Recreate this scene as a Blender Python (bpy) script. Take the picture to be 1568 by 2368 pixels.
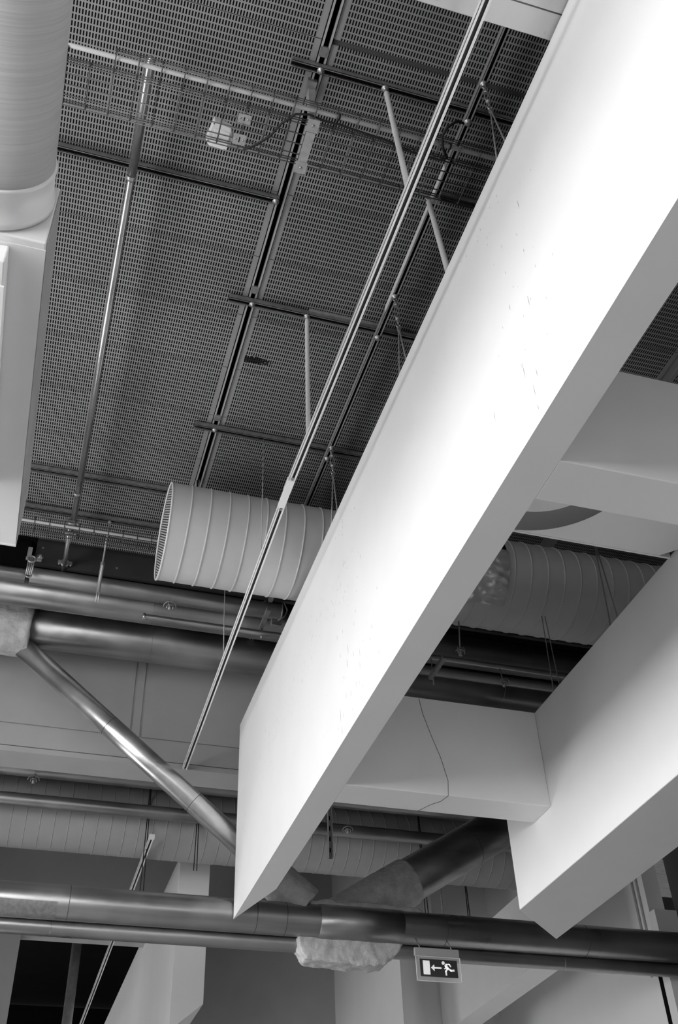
import bpy, math, random
from mathutils import Vector, Matrix, Quaternion
random.seed(7)
C = bpy.context.scene.collection
for o in list(bpy.data.objects): bpy.data.objects.remove(o)
EYE = 1.6                      # camera height above the floor; all z below are given from the eye
PI = math.pi
# ---------------------------------------------------------------- camera
RM = Matrix(((0.95709523, -0.28803887, -0.03165967), (0.16497038, 0.63144249, -0.75767088), (0.23822992, 0.71994027, 0.65186848)))
cam_d = bpy.data.cameras.new('camera'); cam = bpy.data.objects.new('camera', cam_d); C.objects.link(cam)
rt, dn, fw = RM[0], RM[1], RM[2]
m = Matrix.Identity(4)
for i in range(3):
    m[i][0] = rt[i]; m[i][1] = -dn[i]; m[i][2] = -fw[i]
m[0][3], m[1][3], m[2][3] = 0, 0, EYE
cam.matrix_world = m
cam_d.sensor_fit = 'VERTICAL'; cam_d.sensor_height = 36.0; cam_d.lens = 2391.44 / 2368 * 36.0
cam_d.clip_start = 0.05; cam_d.clip_end = 200
bpy.context.scene.camera = cam
# ---------------------------------------------------------------- world, daylight, exposure
w = bpy.data.worlds.new('world'); bpy.context.scene.world = w; w.use_nodes = True
w.node_tree.nodes['Background'].inputs[0].default_value = (1, 1, 1, 1)
w.node_tree.nodes['Background'].inputs[1].default_value = .8
vs = bpy.context.scene.view_settings
vs.view_transform = 'Standard'; vs.look = 'None'; vs.gamma = 1; vs.use_curve_mapping = False; vs.exposure = 0.0
def area(name, loc, rot, sx, sy, power):
    l = bpy.data.lights.new(name, 'AREA'); l.shape = 'RECTANGLE'; l.size = sx; l.size_y = sy; l.energy = power
    o = bpy.data.objects.new(name, l); C.objects.link(o); o.location = loc; o.rotation_euler = rot
    return o
# daylight through the tall windows of the left wall
area('daylight_left', (-3.9, .5, 5), (0, -PI/2, 0), 2.7, 15.0, 960)

# added fill through a made-up lower window, brightens the far right walls
area('fill_far', (-3.9, 11.0, 2.2), (0, -PI/2, 0), 2.4, 2.4, 160)
# added fill from an unseen opening behind the camera, lifts camera-facing sides
area('fill_back', (.5, -7.3, 2.4), (PI/2, 0, 0), 7.0, 2.6, 75)
# invented sunlight through the tall windows, added to brighten the floor for bounce
sl = bpy.data.lights.new('bounce_sun', 'SUN'); sl.energy = 6; sl.angle = math.radians(2)
bounce_sun = bpy.data.objects.new('bounce_sun', sl); C.objects.link(bounce_sun); bounce_sun.rotation_euler = (0, -math.radians(38), 0)

# ---------------------------------------------------------------- materials
def nt(name):
    mt = bpy.data.materials.new(name); mt.use_nodes = True
    t = mt.node_tree; b = t.nodes['Principled BSDF']
    return mt, t, b
def nd(t, typ, **kw):
    n = t.nodes.new(typ)
    for k, v in kw.items(): setattr(n, k, v)
    return n
def mth(t, op, a, b=None, clamp=False):
    n = nd(t, 'ShaderNodeMath', operation=op); n.use_clamp = clamp
    for i, v in enumerate((a, b)):
        if v is None: continue
        if isinstance(v, (int, float)): n.inputs[i].default_value = v
        else: t.links.new(v, n.inputs[i])
    return n.outputs[0]
def coords(t, scale=(1, 1, 1)):
    g = nd(t, 'ShaderNodeNewGeometry'); mp = nd(t, 'ShaderNodeMapping'); mp.inputs['Scale'].default_value = scale
    t.links.new(g.outputs['Position'], mp.inputs['Vector']); return mp.outputs['Vector']
def noise(t, vec, scale, detail=3, rough=.5):
    n = nd(t, 'ShaderNodeTexNoise'); n.inputs['Scale'].default_value = scale; n.inputs['Detail'].default_value = detail
    n.inputs['Roughness'].default_value = rough; t.links.new(vec, n.inputs['Vector']); return n.outputs['Fac']
def ramp(t, fac, stops):
    r = nd(t, 'ShaderNodeValToRGB'); e = r.color_ramp.elements
    while len(e) < len(stops): e.new(.5)
    for i, (p, c) in enumerate(stops): e[i].position = p; e[i].color = (c, c, c, 1)
    t.links.new(fac, r.inputs['Fac']); return r.outputs['Color']
def bump(t, b, h, strength, dist=.01):
    n = nd(t, 'ShaderNodeBump'); n.inputs['Strength'].default_value = strength; n.inputs['Distance'].default_value = dist
    t.links.new(h, n.inputs['Height']); t.links.new(n.outputs['Normal'], b.inputs['Normal'])
def paint(name, c, rough=.5, var=.06, spec=.3, metal=0.0, sc=3.0):
    mt, t, b = nt(name)
    v = noise(t, coords(t), sc, 4)
    t.links.new(ramp(t, v, [(.3, c*(1-var)), (.7, c*(1+var))]), b.inputs['Base Color'])
    b.inputs['Roughness'].default_value = rough; b.inputs['Specular IOR Level'].default_value = spec; b.inputs['Metallic'].default_value = metal
    return mt
def galv(name, c=.45, rough=.36, axis='X', metal=.9):
    """sheet metal cladding: streaks along the run, soft blotches, faint dents"""
    mt, t, b = nt(name)
    s = (.5, 9, 9) if axis == 'X' else ((9, .5, 9) if axis == 'Y' else (3, 3, 3))
    a = noise(t, coords(t, s), 1.2, 4); bl = noise(t, coords(t), 2.2, 3)
    mx = mth(t, 'ADD', mth(t, 'MULTIPLY', a, .6), mth(t, 'MULTIPLY', bl, .4))
    t.links.new(ramp(t, mx, [(.32, c*.68), (.68, c*1.25)]), b.inputs['Base Color'])
    t.links.new(ramp(t, bl, [(.3, rough*.75), (.7, min(1, rough*1.3))]), b.inputs['Roughness'])
    b.inputs['Metallic'].default_value = metal
    bump(t, b, noise(t, coords(t, (1.0, 1.0, 1.0)), 2.6, 2), .35, .02)
    return mt
def perforated():
    mt, t, b = nt('perforated_panel')
    g = nd(t, 'ShaderNodeNewGeometry'); sp = nd(t, 'ShaderNodeSeparateXYZ'); t.links.new(g.outputs['Position'], sp.inputs[0])
    PX, PY = .0187, .04275
    u = mth(t, 'MULTIPLY', mth(t, 'SUBTRACT', mth(t, 'FRACT', mth(t, 'DIVIDE', mth(t, 'ADD', sp.outputs['X'], 10 * 1.0), PX)), .5), PX)
    v = mth(t, 'MULTIPLY', mth(t, 'SUBTRACT', mth(t, 'FRACT', mth(t, 'DIVIDE', mth(t, 'ADD', sp.outputs['Y'], 14*.5557 - 4.46), PY)), .5), PY)
    hl = .0122
    dv = mth(t, 'MAXIMUM', mth(t, 'SUBTRACT', mth(t, 'ABSOLUTE', v), hl), 0)
    d = mth(t, 'SQRT', mth(t, 'ADD', mth(t, 'MULTIPLY', u, u), mth(t, 'MULTIPLY', dv, dv)))
    slot = mth(t, 'LESS_THAN', d, .0047)
    # a soot splash on the panels beside the wide joint
    dx = mth(t, 'MULTIPLY', mth(t, 'SUBTRACT', sp.outputs['X'], 1.13), 4.6); dy = mth(t, 'MULTIPLY', mth(t, 'SUBTRACT', sp.outputs['Y'], 5.44), 17)
    rr = mth(t, 'ADD', mth(t, 'MULTIPLY', dx, dx), mth(t, 'MULTIPLY', dy, dy))
    nn = noise(t, coords(t, (1, 1, 1)), 60, 3)
    soot = mth(t, 'GREATER_THAN', mth(t, 'SUBTRACT', mth(t, 'MULTIPLY', nn, 2.0), rr), .62)
    bl = noise(t, coords(t), 1.4, 2)
    base = ramp(t, bl, [(.3, .20), (.7, .26)])
    mix = nd(t, 'ShaderNodeMix', data_type='RGBA'); t.links.new(base, mix.inputs[6]); mix.inputs[7].default_value = (.006, .006, .006, 1)
    t.links.new(mth(t, 'MAXIMUM', slot, soot), mix.inputs[0]); t.links.new(mix.outputs[2], b.inputs['Base Color'])
    t.links.new(mth(t, 'MULTIPLY', mth(t, 'SUBTRACT', 1, slot), .3), b.inputs['Specular IOR Level'])
    b.inputs['Roughness'].default_value = .5
    return mt
def hatch():
    mt, t, b = nt('grille_mesh')
    g = nd(t, 'ShaderNodeNewGeometry'); sp = nd(t, 'ShaderNodeSeparateXYZ'); t.links.new(g.outputs['Position'], sp.inputs[0])
    s = mth(t, 'ADD', mth(t, 'MULTIPLY', sp.outputs['Y'], .75), mth(t, 'MULTIPLY', sp.outputs['Z'], -.9))
    st = mth(t, 'GREATER_THAN', mth(t, 'FRACT', mth(t, 'DIVIDE', s, .026)), .5)
    t.links.new(ramp(t, st, [(0, .03), (1, .42)]), b.inputs['Base Color']); b.inputs['Roughness'].default_value = .5
    return mt
def plaster(name, c):
    mt, t, b = nt(name)
    v = noise(t, coords(t), 7, 6, .65)
    t.links.new(ramp(t, v, [(.3, c*.72), (.7, c*1.15)]), b.inputs['Base Color']); b.inputs['Roughness'].default_value = .85
    bump(t, b, noise(t, coords(t), 22, 5, .7), .7, .02)
    return mt
def foil_m():
    mt, t, b = nt('crumpled_foil')
    b.inputs['Base Color'].default_value = (.86, .86, .86, 1); b.inputs['Metallic'].default_value = .75; b.inputs['Roughness'].default_value = .3
    bump(t, b, noise(t, coords(t), 5, 2, .5), .5, .08)
    return mt
def fabric_m():
    mt, t, b = nt('ribbed_fabric')
    n = noise(t, coords(t, (.8, 60, .8)), 1.6, 4, .6)
    t.links.new(ramp(t, n, [(.3, .50), (.7, .60)]), b.inputs['Base Color']); b.inputs['Roughness'].default_value = .8
    bump(t, b, n, .25, .01)
    return mt
def clear_m():
    mt, t, b = nt('clear_acrylic')
    b.inputs['Base Color'].default_value = (.9, .9, .9, 1); b.inputs['Roughness'].default_value = .05; b.inputs['Alpha'].default_value = .22
    return mt
def emis(name, c, e):
    mt, t, b = nt(name); b.inputs['Base Color'].default_value = (c, c, c, 1)
    b.inputs['Emission Color'].default_value = (1, 1, 1, 1); b.inputs['Emission Strength'].default_value = e; return mt
M = dict(white=paint('white_paint', .84, .55, .015), scuff=paint('scuff_mark', .16, .7), perf=perforated(), bright=paint('bright_white_paint', .92, .6, .01), ceil_edge=paint('panel_edge_grey', .24, .45),
         profile=paint('joint_profile', .36, .4), black=paint('cavity_black', .006, .9, .2, .05), strut=paint('galvanised_strut', .26, .42, .2, .5, .6, 20),
         strut_lt=paint('light_galvanised_strut', .42, .4, .15, .5, .5, 20), track=paint('white_track_enamel', .86, .35, .02), slotdark=paint('track_slot_dark', .05, .5, .1),
         duct=paint('painted_duct', .50, .48, .05), duct_far=paint('grey_painted_duct', .34, .5, .06), tube=paint('grey_enamel_tube', .62, .4, .04), darkpipe=galv('dark_pipe_cladding', .30, .4),
         clad=galv('galvanised_cladding', .36, .33), diag=galv('bright_cladding', .62, .3, 'Z'), steel=galv('pipe_steel', .42, .3, 'Y'), zinc=paint('zinc_fitting', .34, .38, .2, .5, .7, 30),
         ibeam=paint('dark_steel_beam', .035, .5, .2), grey=paint('grey_wall_paint', .40, .6, .04), fascia=paint('fascia_paint', .42, .55, .04), floor=paint('floor_concrete', .6, .6, .1),
         box=paint('duct_box_paint', .80, .45, .02), boxside=paint('shaded_side_grey', .38, .5, .08), fabric=fabric_m(), hatch=hatch(), plaster=plaster('insulating_plaster', .48), plaster_lt=plaster('pale_insulating_plaster', .62),
         foil=foil_m(), cable=paint('black_cable', .012, .5), wire=paint('tray_wire', .09, .4, .1, .5, .6), wiretube=paint('pale_conduit', .48, .4, .04), rope=paint('hanger_wire', .36, .5, .1, .4, .3),
         jb=paint('junction_box_plastic', .74, .45, .02), clear=clear_m(), signdark=paint('sign_panel_dark', .05, .4), signwhite=emis('sign_picto_white', .85, .35), edge=paint('acrylic_edge', .85, .3),
         diffuser=paint('ring_diffuser', .36, .5, .03), darkwall=paint('dark_panel', .07, .5, .08), panel=paint('metal_panel_paint', .68, .4, .03), hatchwhite=paint('window_frame_paint', .7))

# ---------------------------------------------------------------- mesh builder
class MB:
    def __init__(s): s.v = []; s.f = []; s.mi = []; s.sm = []; s.cur = 0
    def add(s, vs_, fs, smooth=False):
        n = len(s.v); s.v += [Vector(a) for a in vs_]
        for f in fs: s.f.append([n+i for i in f]); s.mi.append(s.cur); s.sm.append(smooth)
        return s
    def mat(s, i): s.cur = i; return s
    def box(s, x0, x1, y0, y1, z0, z1):
        v = [(x, y, z) for z in (z0, z1) for y in (y0, y1) for x in (x0, x1)]
        return s.add(v, [(0,2,3,1),(4,5,7,6),(0,1,5,4),(2,6,7,3),(0,4,6,2),(1,3,7,5)])
    def prism(s, poly, ext, z=None):
        """poly: list of 3D points (planar), ext: extrusion vector"""
        n = len(poly); a = [Vector(p) for p in poly]; b = [p+Vector(ext) for p in a]
        fs = [tuple(range(n))[::-1], tuple(range(n, 2*n))] + [(i, (i+1) % n, n+(i+1) % n, n+i) for i in range(n)]
        return s.add(a+b, fs)
    def plan(s, pts, z0, z1): return s.prism([(x, y, z0) for x, y in pts], (0, 0, z1-z0))
    def frame(s, d):
        d = Vector(d).normalized(); u = d.cross(Vector((0, 0, 1)))
        if u.length < 1e-4: u = Vector((1, 0, 0))
        u.normalize(); return d, u, d.cross(u).normalized()
    def lathe(s, p0, d, prof, seg=24, caps=True, a0=0, a1=2*PI, jit=0):
        """prof: list of (distance along d, radius)"""
        d, u, w_ = s.frame(d); p0 = Vector(p0); vs_ = []; full = abs(a1-a0-2*PI) < 1e-6; ns = seg if full else seg+1
        for t_, r in prof:
            for i in range(ns):
                a = a0+(a1-a0)*i/seg; rr = r*(1+(random.uniform(-jit, jit) if jit else 0))
                vs_.append(p0+d*t_+u*rr*math.cos(a)+w_*rr*math.sin(a))
        fs = []
        for k in range(len(prof)-1):
            for i in range(seg if full else seg):
                j = (i+1) % ns if full else i+1
                fs.append((k*ns+i, k*ns+j, (k+1)*ns+j, (k+1)*ns+i))
        s.add(vs_, fs, True)
        if caps and full:
            n = len(s.v)-len(vs_)
            for k, rev in ((0, True), (len(prof)-1, False)):
                if prof[k][1] > 1e-5:
                    ids = [n+k*ns+i for i in range(ns)]; s.f.append(ids[::-1] if rev else ids); s.mi.append(s.cur); s.sm.append(False)
        return s
    def tube(s, a, b, r, seg=12, r2=None):
        a, b = Vector(a), Vector(b); L = (b-a).length
        return s.lathe(a, b-a, [(0, r), (L, r if r2 is None else r2)], seg)
    def bent(s, pts, r, seg=8):
        pts = [Vector(p) for p in pts]; vs_ = []; n = len(pts); pu = None
        for i, p in enumerate(pts):
            d = (pts[min(i+1, n-1)]-pts[max(i-1, 0)]).normalized()
            if pu is None: _, u, _2 = s.frame(d)
            else: u = (pu-d*pu.dot(d)).normalized()
            pu = u; v_ = d.cross(u)
            for k in range(seg):
                a = 2*PI*k/seg; vs_.append(p+u*r*math.cos(a)+v_*r*math.sin(a))
        fs = [(i*seg+k, i*seg+(k+1) % seg, (i+1)*seg+(k+1) % seg, (i+1)*seg+k) for i in range(n-1) for k in range(seg)]
        fs += [tuple(range(seg))[::-1], tuple((n-1)*seg+k for k in range(seg))]
        return s.add(vs_, fs, True)
    def torus(s, c, ax, R, r, seg=28, rs=8, a0=0, a1=2*PI):
        d, u, w_ = s.frame(ax); c = Vector(c); pts = []
        n = seg+1; vs_ = []
        for i in range(n):
            a = a0+(a1-a0)*i/seg; e = u*math.cos(a)+w_*math.sin(a)
            for k in range(rs):
                b = 2*PI*k/rs; vs_.append(c+e*(R+r*math.cos(b))+d*r*math.sin(b))
        fs = [(i*rs+k, i*rs+(k+1) % rs, (i+1)*rs+(k+1) % rs, (i+1)*rs+k) for i in range(seg) for k in range(rs)]
        return s.add(vs_, fs, True)
    def obox(s, c, ax, ay, az, hx, hy, hz):
        c = Vector(c); ax, ay, az = [Vector(q).normalized() for q in (ax, ay, az)]
        v = [c+ax*x*hx+ay*y*hy+az*z*hz for z in (-1, 1) for y in (-1, 1) for x in (-1, 1)]
        return s.add(v, [(0,2,3,1),(4,5,7,6),(0,1,5,4),(2,6,7,3),(0,4,6,2),(1,3,7,5)])
    def bounds(s):
        return [(min(v[i] for v in s.v), max(v[i] for v in s.v)) for i in range(3)]
def obj(name, mb, mats, parent=None, bevel=0, loc=None):
    if not isinstance(mats, (list, tuple)): mats = [mats]
    if parent is None:
        b = mb.bounds(); o0 = Vector(((b[0][0]+b[0][1])/2, (b[1][0]+b[1][1])/2, b[2][0])) if loc is None else Vector(loc)
        lc = o0+Vector((0, 0, EYE))
    else:
        o0 = Vector(parent['o0']) ; lc = Vector((0, 0, 0))
    me = bpy.data.meshes.new(name); me.from_pydata([tuple(v-o0) for v in mb.v], [], mb.f)
    for q in mats: me.materials.append(q)
    for p, mi, sm in zip(me.polygons, mb.mi, mb.sm): p.material_index = mi; p.use_smooth = sm
    me.update()
    import bmesh
    bm = bmesh.new(); bm.from_mesh(me); bmesh.ops.recalc_face_normals(bm, faces=bm.faces); bm.to_mesh(me); bm.free()
    o = bpy.data.objects.new(name, me); C.objects.link(o); o.location = lc
    o['o0'] = tuple(o0)
    if parent is not None: o.parent = parent
    if bevel:
        md = o.modifiers.new('bevel', 'BEVEL'); md.width = bevel; md.segments = 2; md.limit_method = 'ANGLE'
    return o
def struct(name, mb, mats, **k): o = obj(name, mb, mats, **k); o['kind'] = 'structure'; return o
def tag(o, label, cat, group=None):
    o['label'] = label; o['category'] = cat
    if group: o['group'] = group
    return o
def thing(name, label, cat, loc, group=None):
    o = bpy.data.objects.new(name, None); C.objects.link(o); o.location = Vector(loc)+Vector((0, 0, EYE)); o['o0'] = tuple(loc); o.empty_display_size = .05
    return tag(o, label, cat, group)
def part(name, mb, mats, parent, label=None, **k):
    o = obj(name, mb, mats, parent, **k)
    if label: o['label'] = label
    return o

# ================================================================ STRUCTURE
ZC = 6.4
F = -EYE
struct('floor', MB().box(-6.6, 12, -7, 30, F-.1, F), M['floor'])
def wall_openings(y0, y1, z0, z1, holes, x0, x1):
    mb = MB(); ys = y0
    for (a, b, c, d) in holes:
        mb.box(x0, x1, ys, a, z0, z1); mb.box(x0, x1, a, b, z0, c); mb.box(x0, x1, a, b, d, z1); ys = b
    mb.box(x0, x1, ys, y1, z0, z1); return mb
holes = [(a, a+3.3, 2.05, 4.75) for a in (-5.6, -2.2, 1.2, 4.6)] + [(9.8, 12.2, -.6, 1.8)]  # last opening is made up for the added far fill
struct('wall_left', wall_openings(-7, 15.6, F, ZC+.5, holes, -3.6, -3.4), M['grey'])
for k, (a, b, c, d) in enumerate(holes):
    mb = MB()
    for q in range(5):
        yy = a+(b-a)*q/4; mb.box(-3.53, -3.47, max(a, yy-.03), min(b, yy+.03), c, d)
    for q in range(4):
        zz = c+(d-c)*q/3; mb.box(-3.53, -3.47, a, b, max(c, zz-.03), min(d, zz+.03))
    struct('window_%d' % (k+1), mb, M['hatchwhite'])
mb = MB(); mb.box(-6.6, -3, -7.2, -7, F, ZC+.5); mb.box(4, 12, -7.2, -7, F, ZC+.5); mb.box(-3, 4, -7.2, -7, F, -.6); mb.box(-3, 4, -7.2, -7, 2.2, ZC+.5)
struct('wall_back', mb, M['grey'])

# ceiling: perforated cassettes in bays, dark deck above
struct('ceiling', MB().box(-6.8, 12, -7, 30, ZC+.16, ZC+.3), M['black'])
pj = .5557
def joints(y0, y1):
    k = math.ceil((y0-4.46)/pj); r = []
    while 4.46+k*pj < y1: r.append(4.46+k*pj); k += 1
    return r
pan = MB()
def bay(x0, x1, y0, y1, fl=True, wide=()):
    """one bay of cassettes: perforated field (slot 0), plain flanges on the long sides (slot 1)"""
    ys = [y0]+[j for j in joints(y0+.05, y1-.05)]+[y1]
    for a, b in zip(ys[:-1], ys[1:]):
        g = .003
        a2, b2 = a+g, b-g
        for wy in wide:
            if abs(a-wy) < .06: a2 = wy+.018
            if abs(b-wy) < .06: b2 = wy-.018
        f = .043 if fl else 0
        pan.mat(0).box(x0+f, x1-f, a2, b2, ZC, ZC+.02)
        if fl:
            pan.mat(1).box(x0, x0+f-.001, a2, b2, ZC, ZC+.02); pan.mat(1).box(x1-f+.001, x1, a2, b2, ZC, ZC+.02)
YE = 8.17
for (x0, x1) in ((-6.6, -4.42), (-4.36, -2.62), (-2.56, -.72)):
    for (a, b) in ((-7, 3.96), (4.0, 7.185), (7.225, 7.735), (7.775, YE)): bay(x0, x1, a, b)
for (a, b) in ((-7, 3.965), (4.0, 7.185), (7.225, 7.735), (7.775, YE)): bay(-.68, .945, a, b)
bay(1.010, 2.62, -7, YE, wide=(2.79,)); bay(2.66, 4.455, -7, YE, wide=(2.79,)); bay(4.53, 6.3, -7, YE); bay(6.36, 8.9, -7, YE); bay(8.96, 12, -7, YE)
for (x0, x1) in ((-6.6, -2.0), (-1.9, .945), (1.01, 4.455), (4.53, 12)): bay(x0, x1, 10.12, 12.5); bay(x0, x1, 12.55, 15.38)
struct('ceiling', pan, [M['perf'], M['ceil_edge']])
# joint profiles each side of the open joints
def trim(k, mb, mt): struct('trim_%d' % k, mb, mt)
tp = MB()
for (x, w_) in ((.9475, .012), (.995, .011)): tp.box(x, x+w_, -7, YE, ZC-.012, ZC+.03)
trim(1, tp, M['profile'])
tp = MB(); tp.box(.940, .9470, -7, YE, ZC-.001, ZC+.03); tp.box(1.0065, 1.012, -7, YE, ZC-.001, ZC+.03); trim(2, tp, M['black'])
trim(7, MB().box(1.02, 4.45, 2.76, 2.83, ZC+.012, ZC+.03), M['darkwall'])
trim(3, MB().box(4.457, 4.528, -7, YE, ZC+.006, ZC+.02), M['ceil_edge'])

# dark steel beam that closes the ceiling field
ib = thing('steel_beam', 'dark flat steel beam above the pipe bundle, bolted at its left end', 'beam', (4, 8.28, 6.0))
part('web', MB().box(-.36, 6.5, 8.26, 8.30, 6.155, 6.46), M['ibeam'], ib); part('flange', MB().box(-.36, 6.5, 8.2, 8.6, 6.46, 6.52), M['ibeam'], ib)
for (x, z) in ((-.308, 6.25),): part('bolt', MB().lathe((x, 8.262, z), (0, -1, 0), [(0, .034), (.004, .034), (.006, .018), (.022, .018), (.024, .010), (.03, .010)], 18), M['zinc'], ib)
for (x, z) in ((-.30, 6.36), (.42, 6.25)): part('hole', MB().lathe((x, 8.259, z), (0, -1, 0), [(0, .012), (.002, .012)], 14), M['zinc'], ib)
struct('wall_dark_void', MB().box(-3.4, -.42, 8.43, 8.46, 6.2, ZC+.15), M['black'])  # black sheet added to stand in for the dark void beside the beam

# fascia (downstand wall) behind the truss
fz = 5.0
mb = MB()
mb.mat(0); YF = 9.97
mb.box(-.62, .868, YF, YF+.1, 5.39, ZC); mb.box(.892, .972, YF, YF+.1, 5.39, ZC); mb.box(.996, 9, YF, YF+.1, 5.39, ZC)
mb.box(-.62, 9, YF-.006, YF+.1, 5.135, 5.365); mb.box(-.62, 9, YF+.02, YF+.1, 5.36, 5.395); mb.box(-.62, 9, YF+.02, YF+.1, 5.1, 5.14)
mb.box(-.62, 9, YF-.012, YF+.35, 5.065, 5.122)
mb.box(.86, 1.0, YF+.015, YF+.1, 5.39, ZC)
struct('wall_fascia', mb, M['fascia'])
# far walls
mb = MB()
mb.box(-6.6, .165, 15.4, 15.6, F, ZC+.1); mb.box(.165, 2.35, 15.4, 15.6, 5.08, ZC+.1); mb.box(2.35, 4.9, 15.4, 15.6, F, ZC+.1)
struct('wall_far', mb, M['grey'])
struct('wall_dark_hall', MB().box(-2, 5, 24, 24.2, F, ZC+.1), M['black'])  # darkness of the unlit hall painted as a black end wall
mb = MB().plan([(4.72, 12.6), (5.26, 13.28), (5.5, 13.3), (5.5, 13.9), (6.6, 13.9), (6.6, 16.2), (4.72, 16.2)], F, ZC+.1)
struct('wall_return', mb, M['white'])
# upper grey wall face right of centre, behind the far duct
struct('wall_right', MB().box(6.6, 6.8, 9.83, 30, F, ZC+.1), M['bright'])
struct('wall_right', MB().box(6.85, 7.05, -7, 9.72, F, ZC+.1), M['darkwall'])
struct('trim_4', MB().box(6.58, 6.86, 9.70, 9.83, F, 3.9), M['white'])
tp = MB().box(6.578, 6.6, 9.84, 9.90, F, 3.3)
struct('trim_5', tp, M['black'])
tp = MB(); tp.box(6.585, 6.60, 9.93, 9.96, 3.3, 5.5); tp.box(6.585, 6.60, 10.02, 10.05, 3.3, 5.5); struct('trim_6', tp, M['grey'])

# ================================================================ WHITE BEAMS
def beam(label, pts, z0, z1, mt='white', name='ceiling_beam', bev=.005):
    return tag(obj(name, MB().plan(pts, z0, z1), M[mt], bevel=bev), label, 'beam')
SCUFF = [(2.63, 5.14, 0.015, 0.0022), (2.41, 4.72, 0.016, 0.0022), (2.52, 4.77, 0.008, 0.0022), (2.83, 5.21, 0.025, 0.0022), (2.75, 5, 0.036, 0.0022), (2.75, 4.94, 0.018, 0.0022), (2.85, 5.13, 0.006, 0.0022), (2.83, 5.04, 0.009, 0.0022), (2.84, 5.02, 0.02, 0.0022), (2.87, 5.06, 0.007, 0.0022), (2.91, 5.02, 0.015, 0.0022), (2.98, 5.01, 0.035, 0.0022), (3.02, 5, 0.019, 0.0022), (3.03, 4.97, 0.026, 0.0022), (2.93, 4.86, 0.032, 0.0022), (2.9, 4.86, 0.007, 0.0022), (2.94, 4.81, 0.013, 0.0022), (2.81, 4.61, 0.037, 0.0022), (2.58, 4.66, 0.075, 0.0035), (2.66, 4.51, 0.018, 0.0022), (2.65, 4.49, 0.006, 0.0022), (2.63, 4.33, 0.031, 0.0022), (2.55, 4.25, 0.008, 0.0022), (3.18, 5.03, 0.033, 0.0022), (3.25, 5.07, 0.018, 0.0022), (2.92, 4.6, 0.009, 0.0022), (2.42, 4.01, 0.023, 0.0022), (2.57, 4.12, 0.025, 0.0022), (2.83, 4.41, 0.023, 0.0022), (2.79, 4.24, 0.02, 0.0022), (2.75, 4.19, 0.008, 0.0022), (2.69, 4, 0.081, 0.0035), (2.67, 3.99, 0.029, 0.0022), (2.86, 4.16, 0.047, 0.0035), (2.55, 3.85, 0.021, 0.0022), (2.76, 3.97, 0.019, 0.0022), (2.96, 4.12, 0.02, 0.0022), (2.61, 3.66, 0.024, 0.0022), (3.05, 4, 0.015, 0.0022), (2.81, 3.78, 0.017, 0.0022), (2.87, 3.73, 0.029, 0.0022), (2.76, 3.56, 0.054, 0.0035), (2.62, 3.3, 0.02, 0.0022), (2.81, 3.38, 0.039, 0.0035), (3.2, 3.71, 0.067, 0.0035), (2.86, 3.68, 0.113, 0.0035), (2.81, 3.49, 0.081, 0.0035), (3.85, 4.99, 0.006, 0.0022), (3.86, 4.93, 0.006, 0.0022), (3.81, 4.7, 0.006, 0.0022), (3.91, 4.84, 0.004, 0.0022), (3.82, 4.55, 0.008, 0.0022), (3.38, 5.01, 0.006, 0.0022), (5.38, 4.93, 0.034, 0.0028), (5.46, 4.97, 0.02, 0.0028), (5.67, 5.04, 0.06, 0.0028), (5.67, 4.99, 0.045, 0.0028), (5.85, 5.02, 0.033, 0.0028), (5.77, 5, 0.015, 0.0028), (5.68, 4.92, 0.029, 0.0028), (5.31, 4.43, 0.045, 0.0028), (5.35, 4.5, 0.016, 0.0028), (5.69, 4.65, 0.051, 0.0028), (5.48, 4.61, 0.014, 0.0028), (5.77, 4.52, 0.039, 0.0028), (5.82, 4.63, 0.034, 0.0028), (5.85, 4.53, 0.02, 0.0028), (5.43, 4.22, 0.02, 0.0028), (5.03, 3.96, 0.028, 0.0028), (5.4, 4.32, 0.018, 0.0028), (5.95, 4.37, 0.061, 0.0028), (5.52, 4.01, 0.042, 0.0028), (5.17, 3.75, 0.046, 0.0028), (5.77, 4.11, 0.031, 0.0028), (5.9, 4.14, 0.045, 0.0028), (5.69, 4.4, 0.022, 0.0028), (5.67, 3.9, 0.075, 0.0045), (5.56, 3.79, 0.048, 0.0028), (5.43, 3.72, 0.059, 0.0028), (5.07, 3.49, 0.054, 0.0028), (5.84, 3.95, 0.031, 0.0028), (5.7, 3.8, 0.074, 0.0045), (5.44, 3.63, 0.051, 0.0028), (5.78, 3.74, 0.024, 0.0028), (5.53, 3.54, 0.051, 0.0028), (5.41, 3.46, 0.031, 0.0028), (5.65, 3.54, 0.051, 0.0028), (5.75, 3.58, 0.052, 0.0028), (5.89, 3.5, 0.107, 0.0045), (5.82, 3.47, 0.051, 0.0028), (5.68, 3.33, 0.022, 0.0028), (5.87, 3.38, 0.069, 0.0045), (5.95, 3.44, 0.035, 0.0028), (6.3, 3.57, 0.013, 0.0028), (5.35, 3.76, 0.012, 0.0028), (5.21, 3.68, 0.023, 0.0028), (5.14, 3.4, 0.006, 0.0028), (5.47, 4.08, 0.03, 0.0028), (5.47, 3.52, 0.034, 0.0028), (5.63, 3.41, 0.016, 0.0028), (5.82, 4.39, 0.027, 0.0028), (6.15, 4.48, 0.017, 0.0028), (6.01, 4.54, 0.02, 0.0028)]
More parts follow.
